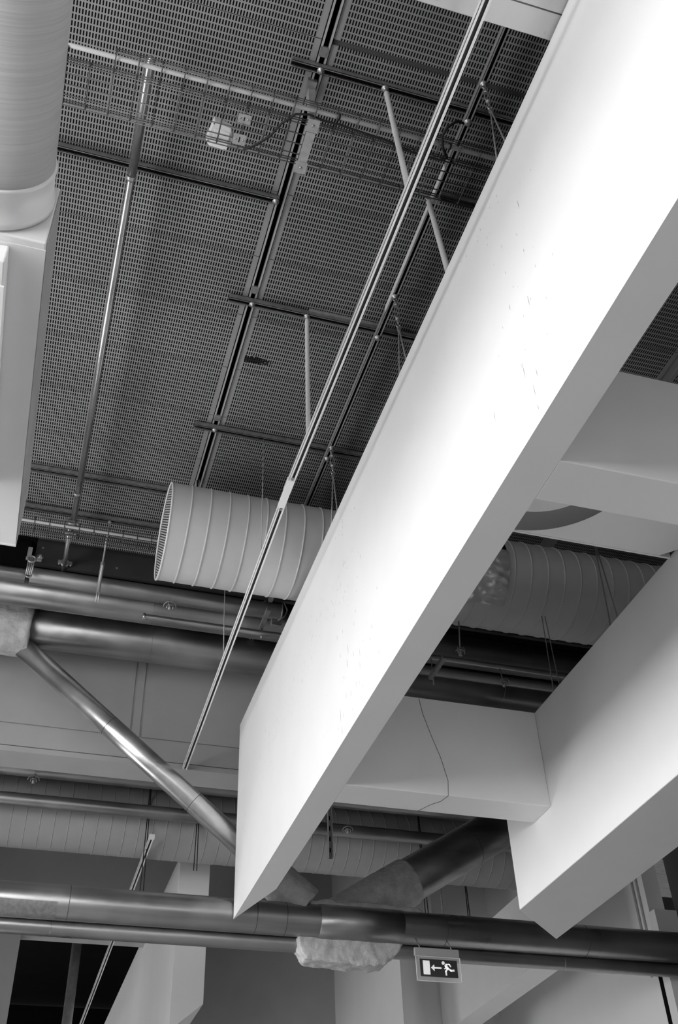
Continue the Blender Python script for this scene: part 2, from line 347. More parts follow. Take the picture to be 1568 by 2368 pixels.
def big_beam():
    mb = MB().plan([(1.9, -2.5), (2.1, -2.5), (2.1, 8.46), (1.9, 9.23)], 3.3, 5.25); mb.mat(1); rnd = random.Random(5)
    extra = [(rnd.uniform(5.6, 9.0), None, rnd.uniform(.008, .05), .0016) for _ in range(150)]
    for y, z, L, wd in SCUFF+extra:
        if z is None: z = 4.62-(y-5.6)*.10+rnd.gauss(0, .17)
        z0, z1 = z-L/2, z+L/2
        if z0 < 3.32 or z1 > 5.2: continue
        mb.add([(1.8994, y, z0), (1.8994, y-wd*.6, z0+L*.4), (1.8994, y-wd*.3, z1), (1.8994, y+wd*.2, z1), (1.8994, y+wd*.5, z0+L*.5)], [(0, 1, 2, 3, 4)])
    return obj('ceiling_beam', mb, [M['white'], M['scuff']])
tag(big_beam(), 'long deep white hanging beam running diagonally across the whole picture, scuffed on its bright left face', 'beam')
beam('wide white box beam on the right that ends in a downward point over the big pipe', [(3.7, .8), (4.28, .8), (4.28, 7.76), (3.7, 7.2)], 2.8, 4.09)
beam('upper short white cross beam joining the two long beams, under the ring panel', [(2.101, 3.03), (3.699, 3.03), (3.699, 3.31), (2.101, 3.31)], 3.3, 4.07)
cb = beam('lower short white cross beam with a hairline crack, between the two long beams', [(2.101, 6.46), (3.699, 6.46), (3.699, 6.75), (2.101, 6.75)], 3.3, 4.09)
cr = MB().bent([(2.72, 6.458, 4.08), (2.74, 6.458, 3.95), (2.80, 6.458, 3.75), (2.85, 6.458, 3.6), (2.89, 6.458, 3.42), (2.88, 6.458, 3.30)], .0016, 5)
part('crack', cr, M['slotdark'], cb, 'dark hairline crack')
cr = MB().bent([(2.88, 6.458, 3.299), (2.86, 6.56, 3.299), (2.81, 6.62, 3.299), (2.75, 6.75, 3.299)], .0018, 5)
part('crack', cr, M['slotdark'], cb, 'dark hairline crack')
# ring panel above the upper cross beam
rp = thing('ceiling_panel', 'white horizontal panel with a round recessed ring, behind the upper cross beam', 'panel', (2.9, 3.85, 4.07))
def panel_with_hole(x0, x1, y0, y1, z, cx, cy, R, th):
    mb = MB(); n = 64; ring = []; out = []
    for i in range(n):
        a = 2*PI*i/n; dx, dy = math.cos(a), math.sin(a); ring.append((max(x0+.001, cx+R*dx), max(y0, min(y1, cy+R*dy))))
        t_ = min([((x1 if dx > 0 else x0)-cx)/dx if abs(dx) > 1e-6 else 1e9, ((y1 if dy > 0 else y0)-cy)/dy if abs(dy) > 1e-6 else 1e9])
        t_ = max(t_, R+.0005) if t_ > R else t_
        out.append((cx+t_*dx, cy+t_*dy))
    v = [(x, y, z) for x, y in ring]+[(x, y, z) for x, y in out]
    mb.add(v, [(i, (i+1) % n, n+(i+1) % n, n+i) for i in range(n)])
    mb.add([(x, y, z+th) for x, y in ring]+[(x, y, z+th) for x, y in out], [(i, (i+1) % n, n+(i+1) % n, n+i) for i in range(n)])
    return mb
mb = panel_with_hole(1.99, 3.698, 3.24, 4.39, 4.071, 2.55, 3.825, .557, .03); 
part('board', mb, M['white'], rp)
part('edge_strip', MB().box(2.101, 3.698, 4.385, 4.40, 4.068, 4.11), M['white'], rp)
part('ring', MB().lathe((2.55, 3.825, 4.071), (0, 0, 1), [(0, .557), (.05, .545), (.13, .46), (.10, .387), (.09, .380)], 72, caps=False), M['diffuser'], rp, 'darker grey recessed ring')
part('disc', MB().lathe((2.55, 3.825, 4.075), (0, 0, 1), [(0, .384), (.01, .384)], 72), M['white'], rp)
# riveted panel at the top edge
mp = thing('metal_panel', 'pale riveted sheet metal panel at the top edge of the picture', 'panel', (1.2, 1, 5.27))
part('sheet', MB().box(.2, 2.2, 1.855, 1.985, 5.27, 5.33), M['panel'], mp); part('sheet', MB().box(.2, 2.2, .3, 1.845, 5.265, 5.33), M['panel'], mp); part('backing', MB().box(.2, 2.2, .4, 1.97, 5.34, 5.36), M['black'], mp)
for x in (1.27, 1.50, 1.86):
    part('rivet', MB().lathe((x, 1.955, 5.27), (0, 0, -1), [(0, .006), (.003, .004), (.004, .001)], 10), M['panel'], mp)

# ================================================================ CEILING STRUTS
def strut_x(x0, x1, yc, zb, label, h=.052, wd=.046, mt='strut', dark=None, bolts=(), group=None):
    t = thing('strut_rail', label, 'rail', ((x0+x1)/2, yc, zb), group)
    mb = MB(); s_ = .012; hw = wd/2
    mb.box(x0, x1, yc-hw, yc-hw+.003, zb, zb+h); mb.box(x0, x1, yc+hw-.003, yc+hw, zb, zb+h); mb.box(x0, x1, yc-hw, yc+hw, zb+h-.003, zb+h)
    mb.box(x0, x1, yc-hw, yc-s_, zb, zb+.003); mb.box(x0, x1, yc+s_, yc+hw, zb, zb+.003)
    mb.box(x0, x1, yc-s_-.002, yc-s_, zb, zb+.01); mb.box(x0, x1, yc+s_, yc+s_+.002, zb, zb+.01)
    ch = part('channel', mb, M[mt], t); part('inside', MB().box(x0+.001, x1-.001, yc-hw+.004, yc+hw-.004, zb+.02, zb+.024), M['black'], t)
    for bx in bolts:
        part('bolt', MB().lathe((bx, yc, zb), (0, 0, -1), [(0, .024), (.004, .024), (.005, .013), (.013, .013), (.014, .008), (.02, .008)], 16), M['zinc'], ch)
    return t
def strut_y(y0, y1, xc, zb, label, h=.052, wd=.045, mt='strut_lt', bolts=()):
    t = thing('strut_rail', label, 'rail', (xc, (y0+y1)/2, zb)); s_ = .010; hw = wd/2; mb = MB()
    mb.box(xc-hw, xc-hw+.003, y0, y1, zb, zb+h); mb.box(xc+hw-.003, xc+hw, y0, y1, zb, zb+h); mb.box(xc-hw, xc+hw, y0, y1, zb+h-.003, zb+h)
    mb.box(xc-hw, xc-s_, y0, y1, zb, zb+.003); mb.box(xc+s_, xc+hw, y0, y1, zb, zb+.003)
    ch = part('channel', mb, M[mt], t); part('inside', MB().box(xc-hw+.004, xc+hw-.004, y0+.001, y1-.001, zb+.02, zb+.024), M['black'], t)
    for by in bolts:
        part('bolt', MB().lathe((xc, by, zb), (0, 0, -1), [(0, .026), (.004, .026), (.005, .017), (.02, .017), (.022, .012)], 16), M['zinc'], ch)
    return t
ZR = 6.33
strut_x(.79, 3.2, 2.957, ZR, 'dark strut rail nearest the camera, holding the top of the upper slanting tube', bolts=(.98, 1.405))
r2 = strut_x(.80, 3.2, 4.847, ZR, 'dark strut rail across the middle of the ceiling, holding the upright pale tube', bolts=(.98, 1.41))
part('clip', MB().bent([(1.80, 4.80, 6.36), (1.80, 4.82, 6.33), (1.80, 4.90, 6.31), (1.80, 4.96, 6.31)], .006), M['zinc'], r2)
part('splice', MB().box(1.42, 2.0, 4.812, 4.824, 6.375, 6.392), M['strut_lt'], r2, 'lighter grey strip along its top')
strut_x(.80, 3.2, 6.235, ZR, 'dark strut rail just in front of the big round duct, right of the wide joint', bolts=(.975,))
strut_x(1.99, 3.0, 3.60, ZR, 'short strut rail beside the mesh tray, right of the second slanting tube')
l1 = strut_x(-2.2, .955, 3.937, ZR, 'long dark strut rail below the mesh cable tray, left of the wide joint', bolts=(.935,))
strut_x(-2.2, 1.0, 7.125, ZR, 'upper of two dark strut rails at the far left end of the ceiling')
strut_x(-2.2, 1.0, 7.665, ZR, 'lower of two dark strut rails at the far left end, holding the thin hanger rod')
yr = strut_y(1.2, 9.5, 1.985, 6.275, 'long lengthwise strut rail beside the white beam, carrying the turnbuckle wires', bolts=(3.0, 4.86, 6.27))
part('splice', MB().box(1.958, 1.963, 3.35, 4.6, 6.27, 6.325), M['tube'], yr, 'bright splice plate')
for k, (y0, y1) in enumerate([(2.90, 3.02), (4.79, 4.91), (6.18, 6.30)]):
    tag(obj('clip_plate', MB().box(.948, 1.0, y0-.07, y0-.005, 6.385, 6.40), M['strut']), ['small dark plate in the wide joint at the nearest strut rail', 'small dark plate in the wide joint at the middle strut rail', 'small dark plate in the wide joint at the far strut rail'][k], 'plate')
for k, x in enumerate((.955, .978)):
    tag(obj('hook', MB().bent([(x, 6.96, 6.40), (x, 6.96, 6.30), (x+.01, 6.98, 6.28), (x, 7.0, 6.3)], .006), M['zinc']), ['left of two thin hooks in the wide joint above the round duct', 'right of two thin hooks in the wide joint above the round duct'][k], 'hook')

# ================================================================ LIGHT TRACK
def light_track(segs, z, label, junction=None, w_=.047, h=.04):
    t = thing('light_track', label, 'light track', (segs[0][0], segs[0][1], z))
    mb = MB(); dk = MB(); hw = w_/2; s_ = .0115
    for (xa, ya), (xb, yb) in zip(segs[:-1], segs[1:]):
        def q(o0, o1, z0, z1, m_=mb):
            m_.prism([(xa+o0, ya, z0), (xa+o1, ya, z0), (xa+o1, ya, z1), (xa+o0, ya, z1)], (xb-xa, yb-ya, 0))
        q(-hw, -hw+.003, z, z+h); q(hw-.003, hw, z, z+h); q(-hw, hw, z+h-.003, z+h)
        q(-hw, -s_+.003, z, z+.004); q(s_, hw-.004, z, z+.004); q(hw-.0035, hw, z-.003, z+.002)
        q(-hw+.004, hw-.004, z+.014, z+.018, dk)
    part('channel', mb, M['track'], t); part('slot', dk, M['slotdark'], t, 'dark slot')
    if junction:
        xa, y0, y1 = junction
        part('connector', MB().box(xa-.030, xa+.024, y0+.05, y0+.18, z-.008, z+.03).box(xa-.026, xa+.024, y0+.17, y1-.04, z-.005, z+.03), M['track'], t, bevel=.002)
        for yy in (y0+.03, y1-.02):
            part('screw', MB().lathe((xa, yy, z-.001), (0, 0, -1), [(0, .0125), (.002, .0125), (.003, .009), (.0032, .004)], 14), M['zinc'], t)
    return t
light_track([(1.478, -1.2), (1.415, 5.45), (1.471, 9.93)], 5.05, 'long white light track hanging diagonally left of the big white beam', (1.415, 5.28, 5.68))
lt2 = light_track([(1.34, 11.16), (1.38, 19.5)], 4.8, 'thin far light track starting below the distant duct and running into the dark hall', w_=.05)
part('end_cap', MB().box(1.312, 1.372, 11.13, 11.165, 4.795, 4.845), M['track'], lt2)
def hang_tube(a, b, r, label):
    t = thing('hanger_tube', label, 'tube', b); a, b = Vector(a), Vector(b)
    mb = MB(); L = (b-a).length
    mb.lathe(a, b-a, [(0, r*.5), (r*.4, r*.9), (r, r), (L-.01, r), (L, r*.8)], 16)
    part('pipe', mb, M['tube'], t)
    part('joint', MB().lathe(a+(b-a)*.42, b-a, [(0, r), (.004, r*1.12), (.02, r*1.12), (.024, r)], 16, caps=False), M['tube'], t)
    part('eye_bolt', MB().bent([a+Vector((0, 0, -.01)), a+Vector((0, 0, .05))], .011).torus(a+Vector((0, .0, .03)), (0, 1, 0), .018, .006, 16, 6), M['zinc'], t)
    return t
hang_tube((1.415, 2.965, 6.30), (1.440, 2.89, 5.09), .017, 'pale slanting hanger tube nearest the camera, from strut rail to light track')
hang_tube((1.412, 4.85, 6.30), (1.42, 4.90, 5.09), .017, 'upright pale hanger tube in the middle of the ceiling, above the light track')
hang_tube((1.935, 3.60, 6.25), (1.945, 3.50, 5.252), .019, 'pale slanting hanger tube behind the light track, dropping onto the white beam')
tag(obj('pipe_clamp', MB().torus((1.975, 3.60, 6.30), (1, 0, 0), .022, .008, 16, 6).box(1.96, 2.02, 3.58, 3.63, 6.28, 6.30), M['zinc']), 'small metal clamp at the head of the second slanting tube', 'clamp')
def rod(a, b, r, label, name='hanger_rod'):
    return tag(obj(name, MB().tube(a, b, r, 8), M['rope']), label, 'rod')
rod((1.405, 6.235, 6.33), (1.405, 6.235, 5.09), .0045, 'thin hanger rod crossing in front of the big round duct')
rod((1.41, 7.84, 6.39), (1.44, 7.84, 5.09), .0045, 'thin hanger rod below the big round duct, ending on the light track')

# ================================================================ TURNBUCKLE WIRES
def turnbuckle(x, y, z0, zt, label, body=.2, sp=.075, off=.02):
    t = thing('turnbuckle_wire', label, 'wire hanger', (x, y, zt))
    part('eye_bolt', MB().lathe((x, y, z0), (0, 0, -1), [(0, .026), (.005, .026), (.006, .012), (.03, .012)], 14).torus((x, y, z0-.04), (0, 1, 0), .015, .005, 14, 6), M['zinc'], t)
    zb = z0-.055; mb = MB(); mb.bent([(x, y, zb+.02), (x+.002, y, zb-.05)], .0075)
    mb.lathe((x+.003, y, zb-.035), (0, 0, -1), [(0, .008), (.005, .016), (.015, .016), (.02, .008)], 12)
    for s_ in (-1, 1): mb.bent([(x+.003+s_*.010, y, zb-.045), (x+.003+s_*.016, y, zb-.06), (x+.003+s_*.016, y, zb-body), (x+.003+s_*.010, y, zb-body-.015)], .0042, 6)
    mb.lathe((x+.003, y, zb-body-.005), (0, 0, -1), [(0, .008), (.005, .016), (.018, .016), (.024, .008)], 12)
    mb.bent([(x+.003, y, zb-body), (x+.004, y, zb-body-.09)], .0065)
    part('turnbuckle', mb, M['zinc'], t)
    zk = zb-body-.10
    part('wire_clamp', MB().torus((x+.004, y, zk), (0, 1, 0), .014, .007, 14, 6).box(x-.006, x+.016, y-.011, y+.011, zk-.05, zk-.015), M['zinc'], t)
    part('wire', MB().tube((x+.004, y, zk), (x+off, y-sp, zt), .0055, 7), M['rope'], t); part('wire', MB().tube((x+.004, y, zk-.01), (x-off, y+sp*.6, zt), .0055, 7), M['rope'], t)
    return t
turnbuckle(1.985, 2.735, 6.275, 5.252, 'turnbuckle with two wires near the top edge, between strut rail and white beam', .14)
turnbuckle(1.985, 4.45, 6.275, 5.252, 'turnbuckle with two wires in the middle, between strut rail and white beam', .19)
turnbuckle(1.985, 6.13, 6.275, 5.252, 'turnbuckle with two wires beside the end of the big round duct', .14)
turnbuckle(4.02, 5.6, 6.35, 4.092, 'turnbuckle with two long wires in front of the right part of the big duct', .9, .03, .04)
t = thing('hanger_wires', 'pair of thin wires hanging from the big duct to the wide box beam', 'wire hanger', (4.2, 6.9, 4.1))
part('wire', MB().tube((4.14, 6.80, 5.36), (4.10, 6.80, 4.09), .004, 6), M['rope'], t); part('wire', MB().tube((4.17, 6.80, 5.36), (4.19, 6.80, 4.09), .004, 6), M['rope'], t)

# ================================================================ CABLE TRAYS
def tray(x0, x1, y0, n, dy, z, label, sidez, xs0, pitch, group=None, r=.0045, tube_r=.0135, dark_r=True):
    t = thing('cable_tray', label, 'cable tray', ((x0+x1)/2, y0, z)); mb = MB()
    for k in range(n): mb.tube((x0, y0+k*dy, z), (x1, y0+k*dy, z), r, 6)
    for zz in sidez:
        mb.tube((x0, y0, zz), (x1, y0, zz), r, 6); mb.tube((x0, y0+(n-1)*dy, zz), (x1, y0+(n-1)*dy, zz), r, 6)
    x = xs0; ye = y0+(n-1)*dy; zt = max(sidez)
    while x < x1:
        mb.bent([(x, y0, zt), (x, y0, z+.012), (x, y0+.012, z), (x, ye-.012, z), (x, ye, z+.012), (x, ye, zt)], r, 6); x += pitch
    part('wire_mesh', mb, M['wire'], t)
    return t
# the tray beside the left duct
TZ = 5.96; TY = 3.035
ct = tray(-.62, 2.9, TY+.10, 5, .068, TZ, 'wire mesh cable tray crossing the top left of the ceiling', (TZ+.035, TZ+.06), -.517, .1345)
mb = MB()
x = -.245
while x < 2.8:
    mb.bent([(x, TY+.10, TZ), (x, TY+.02, TZ-.005), (x, TY-.015, TZ-.012), (x, TY-.03, TZ+.0), (x, TY-.028, TZ+.03), (x-.004, TY-.028, TZ+.055)], .0038, 6); x += .1345
for yy, zz in ((-.03, .0), (-.028, .03), (-.028, .055)): mb.tube((-.25, TY+yy, TZ+zz), (2.9, TY+yy, TZ+zz), .0036, 6)
part('side_mesh', mb, M['wire'], ct)
part('end_bar', MB().tube((-.52, TY+.0, TZ), (-.52, TY+.40, TZ), .006, 6), M['wire'], ct)
tag(obj('conduit', MB().lathe((-.52, TY+.006, TZ+.018), (1, 0, 0), [(0, .010), (.02, .0150), (3.4, .0150)], 16), M['wiretube']), 'pale round conduit lying along the wire mesh tray', 'conduit')
br = thing('tray_bracket', 'grey bracket plate under the mesh tray at the wide joint', 'bracket', (.97, 3.27, 5.94))
part('plate', MB().box(.940, 1.0, 3.17, 3.42, TZ-.016, TZ-.012), M['strut_lt'], br); part('plate', MB().box(.932, 1.006, 3.08, 3.165, TZ-.020, TZ-.012), M['strut_lt'], br); part('plate', MB().box(.932, 1.006, 3.375, 3.455, TZ-.020, TZ-.012), M['strut_lt'], br)
for yy in (3.12, 3.415): part('bolt', MB().lathe((.969, yy, TZ-.02), (0, 0, -1), [(0, .010), (.003, .010), (.005, .006), (.01, .006)], 12), M['zinc'], br)
part('arm', MB().prism([(.945, 3.10, TZ), (.965, 3.10, TZ), (.99, 3.10, 6.39), (.94, 3.10, 6.39)], (0, .05, 0)), M['strut_lt'], br)
part('arm', MB().box(.925, .985, 3.05, 3.16, 6.36, 6.40), M['strut'], br)
jb = thing('junction_box', 'white plastic junction box hanging under the mesh tray', 'junction box', (.44, 3.39, 6.05))
jbb = part('body', MB().prism([(.385, 3.30, 6.03), (.50, 3.325, 6.03), (.525, 3.40, 6.03), (.495, 3.48, 6.03), (.385, 3.475, 6.03), (.36, 3.44, 6.03)], (0, 0, .06)), M['jb'], jb, bevel=.006)
part('lid', MB().prism([(.40, 3.345, 6.022), (.50, 3.355, 6.022), (.50, 3.468, 6.022), (.40, 3.462, 6.022)], (0, 0, .01)), M['jb'], jb, bevel=.003)
for sx, sy in ((.39, 3.32), (.375, 3.44), (.485, 3.47)): part('screw', MB().lathe((sx, sy, 6.03), (0, 0, -1), [(0, .005), (.002, .004)], 8), M['slotdark'], jbb)
for (x0, x1, y0, y1, lb) in ((.516, .594, 3.165, 3.225, 'small grey two-screw plate above the junction box plate'), (.515, .594, 3.30, 3.372, 'small grey two-screw plate right beside the white junction box')):
    pl = thing('tray_plate', lb, 'plate', ((x0+x1)/2, y0, 5.93)); part('plate', MB().box(x0, x1, y0, y1, TZ-.012, TZ-.009), M['strut_lt'], pl)
    for f_ in (.2, .8): part('screw', MB().lathe((x0+(x1-x0)*f_, (y0+y1)/2, TZ-.012), (0, 0, -1), [(0, .007), (.002, .006), (.004, .002)], 10), M['zinc'], pl)
    part('slot', MB().box((x0+x1)/2-.003, (x0+x1)/2+.003, y0+.018, y1-.018, TZ-.0135, TZ-.012), M['black'], pl)
tag(obj('cable', MB().bent([(.592, 3.385, TZ-.03), (.66, 3.34, TZ-.02), (.73, 3.26, TZ-.02), (.78, 3.16, TZ-.015), (.85, 3.085, TZ), (.93, 3.065, TZ), (1.03, 3.085, TZ+.01), (1.12, 3.075, TZ-.005), (1.25, 3.085, TZ-.005), (1.45, 3.10, TZ), (1.62, 3.13, TZ-.005), (1.80, 3.13, TZ-.01), (1.845, 3.10, TZ-.02)], .0075, 8), M['cable']), 'black cable running along the mesh tray from the junction box', 'cable')
tag(obj('cable', MB().bent([(1.845, 3.10, TZ-.02), (1.79, 3.04, TZ-.02), (1.765, 2.98, TZ), (1.79, 2.93, TZ+.04), (1.85, 2.905, TZ+.1), (1.90, 2.92, TZ+.12)], .009, 8), M['cable']), 'black cable loop at the right end of the mesh tray', 'cable')
for k, x in enumerate((1.115, 1.845)): tag(obj('cable_tie', MB().torus((x, TY+.006, TZ+.018), (1, 0, 0), .018, .006, 14, 6), M['cable']), ['black cable tie on the conduit right of the bracket', 'black cable tie on the conduit beside the cable loop'][k], 'cable tie')
# far tray
tray(-2.2, 2.2, 7.46, 4, .045, 6.0, 'narrow far wire mesh tray behind the scaffold pipe clamps', (6.04, 6.08), -.385, .130)
tag(obj('conduit', MB().lathe((-2.2, 7.475, 6.028), (1, 0, 0), [(0, .017), (4.4, .017)], 14), M['wiretube']), 'pale round conduit lying along the narrow far tray', 'conduit')

# ================================================================ LEFT PIPE
def clamp(mb, c, ax, R, lug):
    mb.torus(c, ax, R+.006, .011, 20, 8); c = Vector(c)
    for s_ in (-1, 1):
        mb.obox(c+Vector(lug)*s_*(R+.022), (1, 0, 0), (0, 1, 0), (0, 0, 1), .016, .014, .014)
        mb.tube(c+Vector(lug)*s_*(R+.024)+Vector((0, 0, -.032)), c+Vector(lug)*s_*(R+.024)+Vector((0, 0, .03)), .006, 8)
lp = thing('steel_pipe', 'bright steel pipe running lengthwise under the left half of the ceiling', 'pipe', (-.06, 5.6, 6.17))
R_ = .029
mb = MB().lathe((-.05, 3.085, 6.2), (0, 1, 0), [(0, .004), (.006, .016), (.02, .026), (.04, R_), (.85, R_)], 24)
mb.lathe((-.051, 3.93, 6.2), (-.008, 4.55, 0), [(0, R_*.93), (3.75, R_*.93)], 24); part('tube', mb, M['steel'], lp)
for yy in (3.92, 7.18): part('collar', MB().lathe((-.052 if yy < 5 else -.063, yy, 6.2), (0, 1, 0), [(0, R_), (.002, R_+.004), (.03, R_+.004), (.032, R_)], 24, caps=False), M['zinc'], lp)
mb = MB().tube((-.078, 7.62, 6.185), (-.072, 8.34, 6.16), .022, 18); part('end_tube', mb, M['steel'], lp)
for k, (yy, xx) in enumerate(((7.58, -.07), (7.74, -.075), (8.22, -.072))):
    mb = MB(); clamp(mb, (xx, yy, 6.19), (0, 1, 0), R_, (1, 0, 0)); mb.box(xx-.03, xx+.03, yy-.03, yy+.03, 6.16, 6.175)
    tag(obj('pipe_clamp', mb, M['zinc']), ['upper scaffold clamp of the pair on the left steel pipe', 'lower scaffold clamp of the pair on the left steel pipe', 'scaffold clamp at the far end of the left steel pipe, above the pipe bundle'][k], 'clamp')
hr = thing('pipe_hanger', 'thin hanger rod with strap on the pipe bundle, right of the left steel pipe', 'pipe hanger', (.27, 7.7, 5.6))
part('rod', MB().tube((.268, 7.67, 6.33), (.268, 7.95, 6.03), .009, 10), M['zinc'], hr); part('nut', MB().lathe((.268, 7.67, 6.33), (0, 0, -1), [(0, .018), (.012, .018)], 6), M['zinc'], hr)
part('strap', MB().bent([(.27, 7.95, 6.06), (.272, 8.12, 5.96), (.274, 8.22, 5.90)], .0185, 4).bent([(.265, 8.2, 5.93), (.270, 8.24, 5.80)], .008, 6).bent([(.285, 8.2, 5.93), (.290, 8.24, 5.80)], .008, 6), M['strut_lt'], hr)
bb = thing('beam_clip', 'bright metal clip with a looped strap at the left end of the dark steel beam', 'clip', (-.4, 8.2, 5.95))
part('bracket', MB().box(-.43, -.39, 8.2, 8.24, 6.2, 6.3).box(-.435, -.29, 8.2, 8.23, 6.165, 6.185), M['strut_lt'], bb)
mb = MB(); mb.torus((-.375, 8.12, 6.10), (0, 1, 0), .035, .010, 18, 6)
for dx in (-.028, -.010, .010, .028): mb.tube((-.375+dx, 8.12, 6.12), (-.378+dx*.8, 8.16, 5.94), .008, 6)
mb.torus((-.378, 8.16, 5.94), (0, 1, 0), .024, .009, 14, 6); part('strap', mb, M['zinc'], bb)

# ================================================================ LEFT DUCTS
dl = thing('fabric_duct', 'large round pale duct in the top left corner, ending in a smooth collar', 'duct', (-.68, 1, 4.2))
part('sleeve', MB().lathe((-.675, -3, 4.49), (0, 1, 0), [(0, .285), (5.90, .285)], 72), M['fabric'], dl)
part('collar', MB().lathe((-.675, 2.90, 4.49), (0, 1, 0), [(0, .285), (.004, .295), (.02, .295), (.024, .290), (.17, .290), (.175, .299), (.21, .299)], 72), M['box'], dl)
bxo = thing('duct_box', 'pale rectangular duct box below the round duct at the left edge', 'duct', (-.9, 4.3, 4.2))
part('casing', MB().box(-1.5, -.37, 3.125, 5.46, 4.205, 4.68), M['box'], bxo, bevel=.008)
part('bottom_plate', MB().box(-1.5, -.369, 3.165, 5.462, 4.20, 4.204), M['box'], bxo)
part('shaded_side', MB().box(-.3685, -.366, 3.13, 5.46, 4.22, 4.70), M['boxside'], bxo, 'right side face painted darker grey for shade')  # shade on the box's right side painted as a darker grey sheet
part('end_lip', MB().box(-1.5, -.365, 5.462, 5.475, 4.19, 4.68), M['box'], bxo)
hb = thing('access_hatch', 'smaller white hatch fixed under the pale duct box at the left edge', 'hatch', (-.8, 4, 4.07))
part('casing', MB().box(-1.2, -.535, 3.18, 4.9, 4.07, 4.198), M['white'], hb, bevel=.008); part('lip', MB().box(-1.2, -.53, 3.32, 4.9, 4.058, 4.07), M['white'], hb)

# ================================================================ BIG ROUND DUCT
def spiral_duct(x0, x1, yc, zc, r, pitch, name, label, mt, first=.15, slant=.03, bead=.008, grp=None):
    t = thing(name, label, 'duct', ((x0+x1)/2, yc, zc-r)); prof = [(0, r)]
    n = 56; mb = MB(); mb.lathe((x0, yc, zc), (1, 0, 0), [(0, r), (x1-x0, r)], n, caps=False)
    x = x0+first
    while x < x1-.02:
        vs_ = []
        for i in range(n):
            a = 2*PI*i/n
            for k, (dx, dr) in enumerate(((-bead, 0), (-bead*.5, bead*.9), (bead*.5, bead*.9), (bead, 0))):
                vs_.append((x+dx+slant*math.sin(a)*.5, yc+(r+dr)*math.cos(a), zc+(r+dr)*math.sin(a)))
        mb.add(vs_, [(i*4+k, ((i+1) % n)*4+k, ((i+1) % n)*4+k+1, i*4+k+1) for i in range(n) for k in range(3)], True); x += pitch
    part('casing', mb, M[mt], t); return t
DY, DZ, DR = 6.945, 5.725, .425
sd = spiral_duct(.70, 6.55, DY, DZ, DR, .1635, 'round_duct', 'big round pale duct with spiral seams, passing behind the white beam', 'duct', .17)
part('end_grille', MB().lathe((.712, DY, DZ), (1, 0, 0), [(0, DR-.012), (.004, DR-.012)], 56), M['hatch'], sd, 'hatched mesh end grille')
part('rim', MB().torus((.705, DY, DZ), (1, 0, 0), DR-.002, .009, 56, 8), M['tube'], sd)
fo = thing('foil_patch', 'crumpled shiny foil wrapped on the big duct right of the white beam', 'foil', (3.1, 6.6, 5.2))
mb = MB(); nx, na = 34, 26; vs_ = []
for j in range(na+1):
    a = math.radians(172+72*j/na)      # from above the front to underneath
    for i in range(nx+1):
        x = 2.55+(3.745-2.55)*i/nx; e = (x-2.55)/(1.195)
        rr = DR+.012+.014*abs(math.sin(x*17+j*.9)*math.cos(j*.8-x*9))*(1 if 0 < i < nx else .3)+random.uniform(0, .006)
        vs_.append((x+(random.uniform(-.006, .006) if i == nx else 0), DY+rr*math.cos(a), DZ-rr*math.sin(a-PI) if False else DZ+rr*math.sin(a)*1.0))
fs = [(j*(nx+1)+i, j*(nx+1)+i+1, (j+1)*(nx+1)+i+1, (j+1)*(nx+1)+i) for j in range(na) for i in range(nx)]
mb.add(vs_, fs, True); part('sheet', mb, M['foil'], fo)
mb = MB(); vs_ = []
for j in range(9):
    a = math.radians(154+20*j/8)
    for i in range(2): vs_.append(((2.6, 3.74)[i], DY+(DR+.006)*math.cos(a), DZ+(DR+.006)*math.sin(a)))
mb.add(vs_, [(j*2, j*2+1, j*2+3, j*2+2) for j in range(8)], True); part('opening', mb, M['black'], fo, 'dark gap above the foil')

# ================================================================ PIPE BUNDLE
def run(name, label, x0, x1, yc, zc, r, mt, cat='pipe', bands=(), caps=()):
    t = thing(name, label, cat, ((x0+x1)/2, yc, zc-r))
    part('cladding', MB().lathe((x0, yc, zc), (1, 0, 0), [(0, r*.97), (.006, r), (x1-x0-.006, r), (x1-x0, r*.97)], 40), M[mt], t)
    for (a, b, dr) in bands:
        part('band', MB().lathe((a, yc, zc), (1, 0, 0), [(0, r), (.002, r+dr), (b-a-.002, r+dr), (b-a, r)], 40, caps=False), M[mt], t)
    return t
pa = run('clad_pipe', 'metal clad pipe on top of the bundle, ending just left of the white beam', -.37, 2.10, 8.33, 6.06, .083, 'darkpipe', bands=((2.085, 2.10, .006),))
tag(obj('strap_end', MB().box(1.97, 2.07, 8.20, 8.26, 5.81, 5.88).bent([(2.10, 8.22, 6.10), (2.13, 8.2, 6.0), (2.10, 8.2, 5.92), (2.03, 8.2, 5.86)], .007), M['zinc']), 'small bright block on a curved strap, left of the white beam', 'strap')
run('flange_pipe', 'short pale metal flange at the left edge above the pipe bundle', -1.4, -.41, 8.33, 6.05, .066, 'strut_lt' if False else 'clad')
run('clad_pipe', 'wide metal clad pipe second from the top of the bundle', -1.8, 6.55, 8.73, 6.18, .176, 'darkpipe', bands=((.85, .853, .002), (5.0, 5.004, .002)))
run('truss_chord', 'upper truss chord in dark cladding, lowest and thickest of the bundle', -1.8, 6.55, 9.39, 6.19, .213, 'darkpipe', 'truss tube', bands=((.93, .933, .002), (4.95, 4.953, .002)))
run('small_pipe', 'thin capped pipe in front of the bundle, below the big duct', .71, 6.55, 8.14, 5.645, .028, 'clad', bands=((.71, .735, .006),))
run('small_pipe', 'thin dark pipe among the bundle seen between the two long beams', 2.2, 6.84, 8.5, 5.72, .05, 'darkpipe')
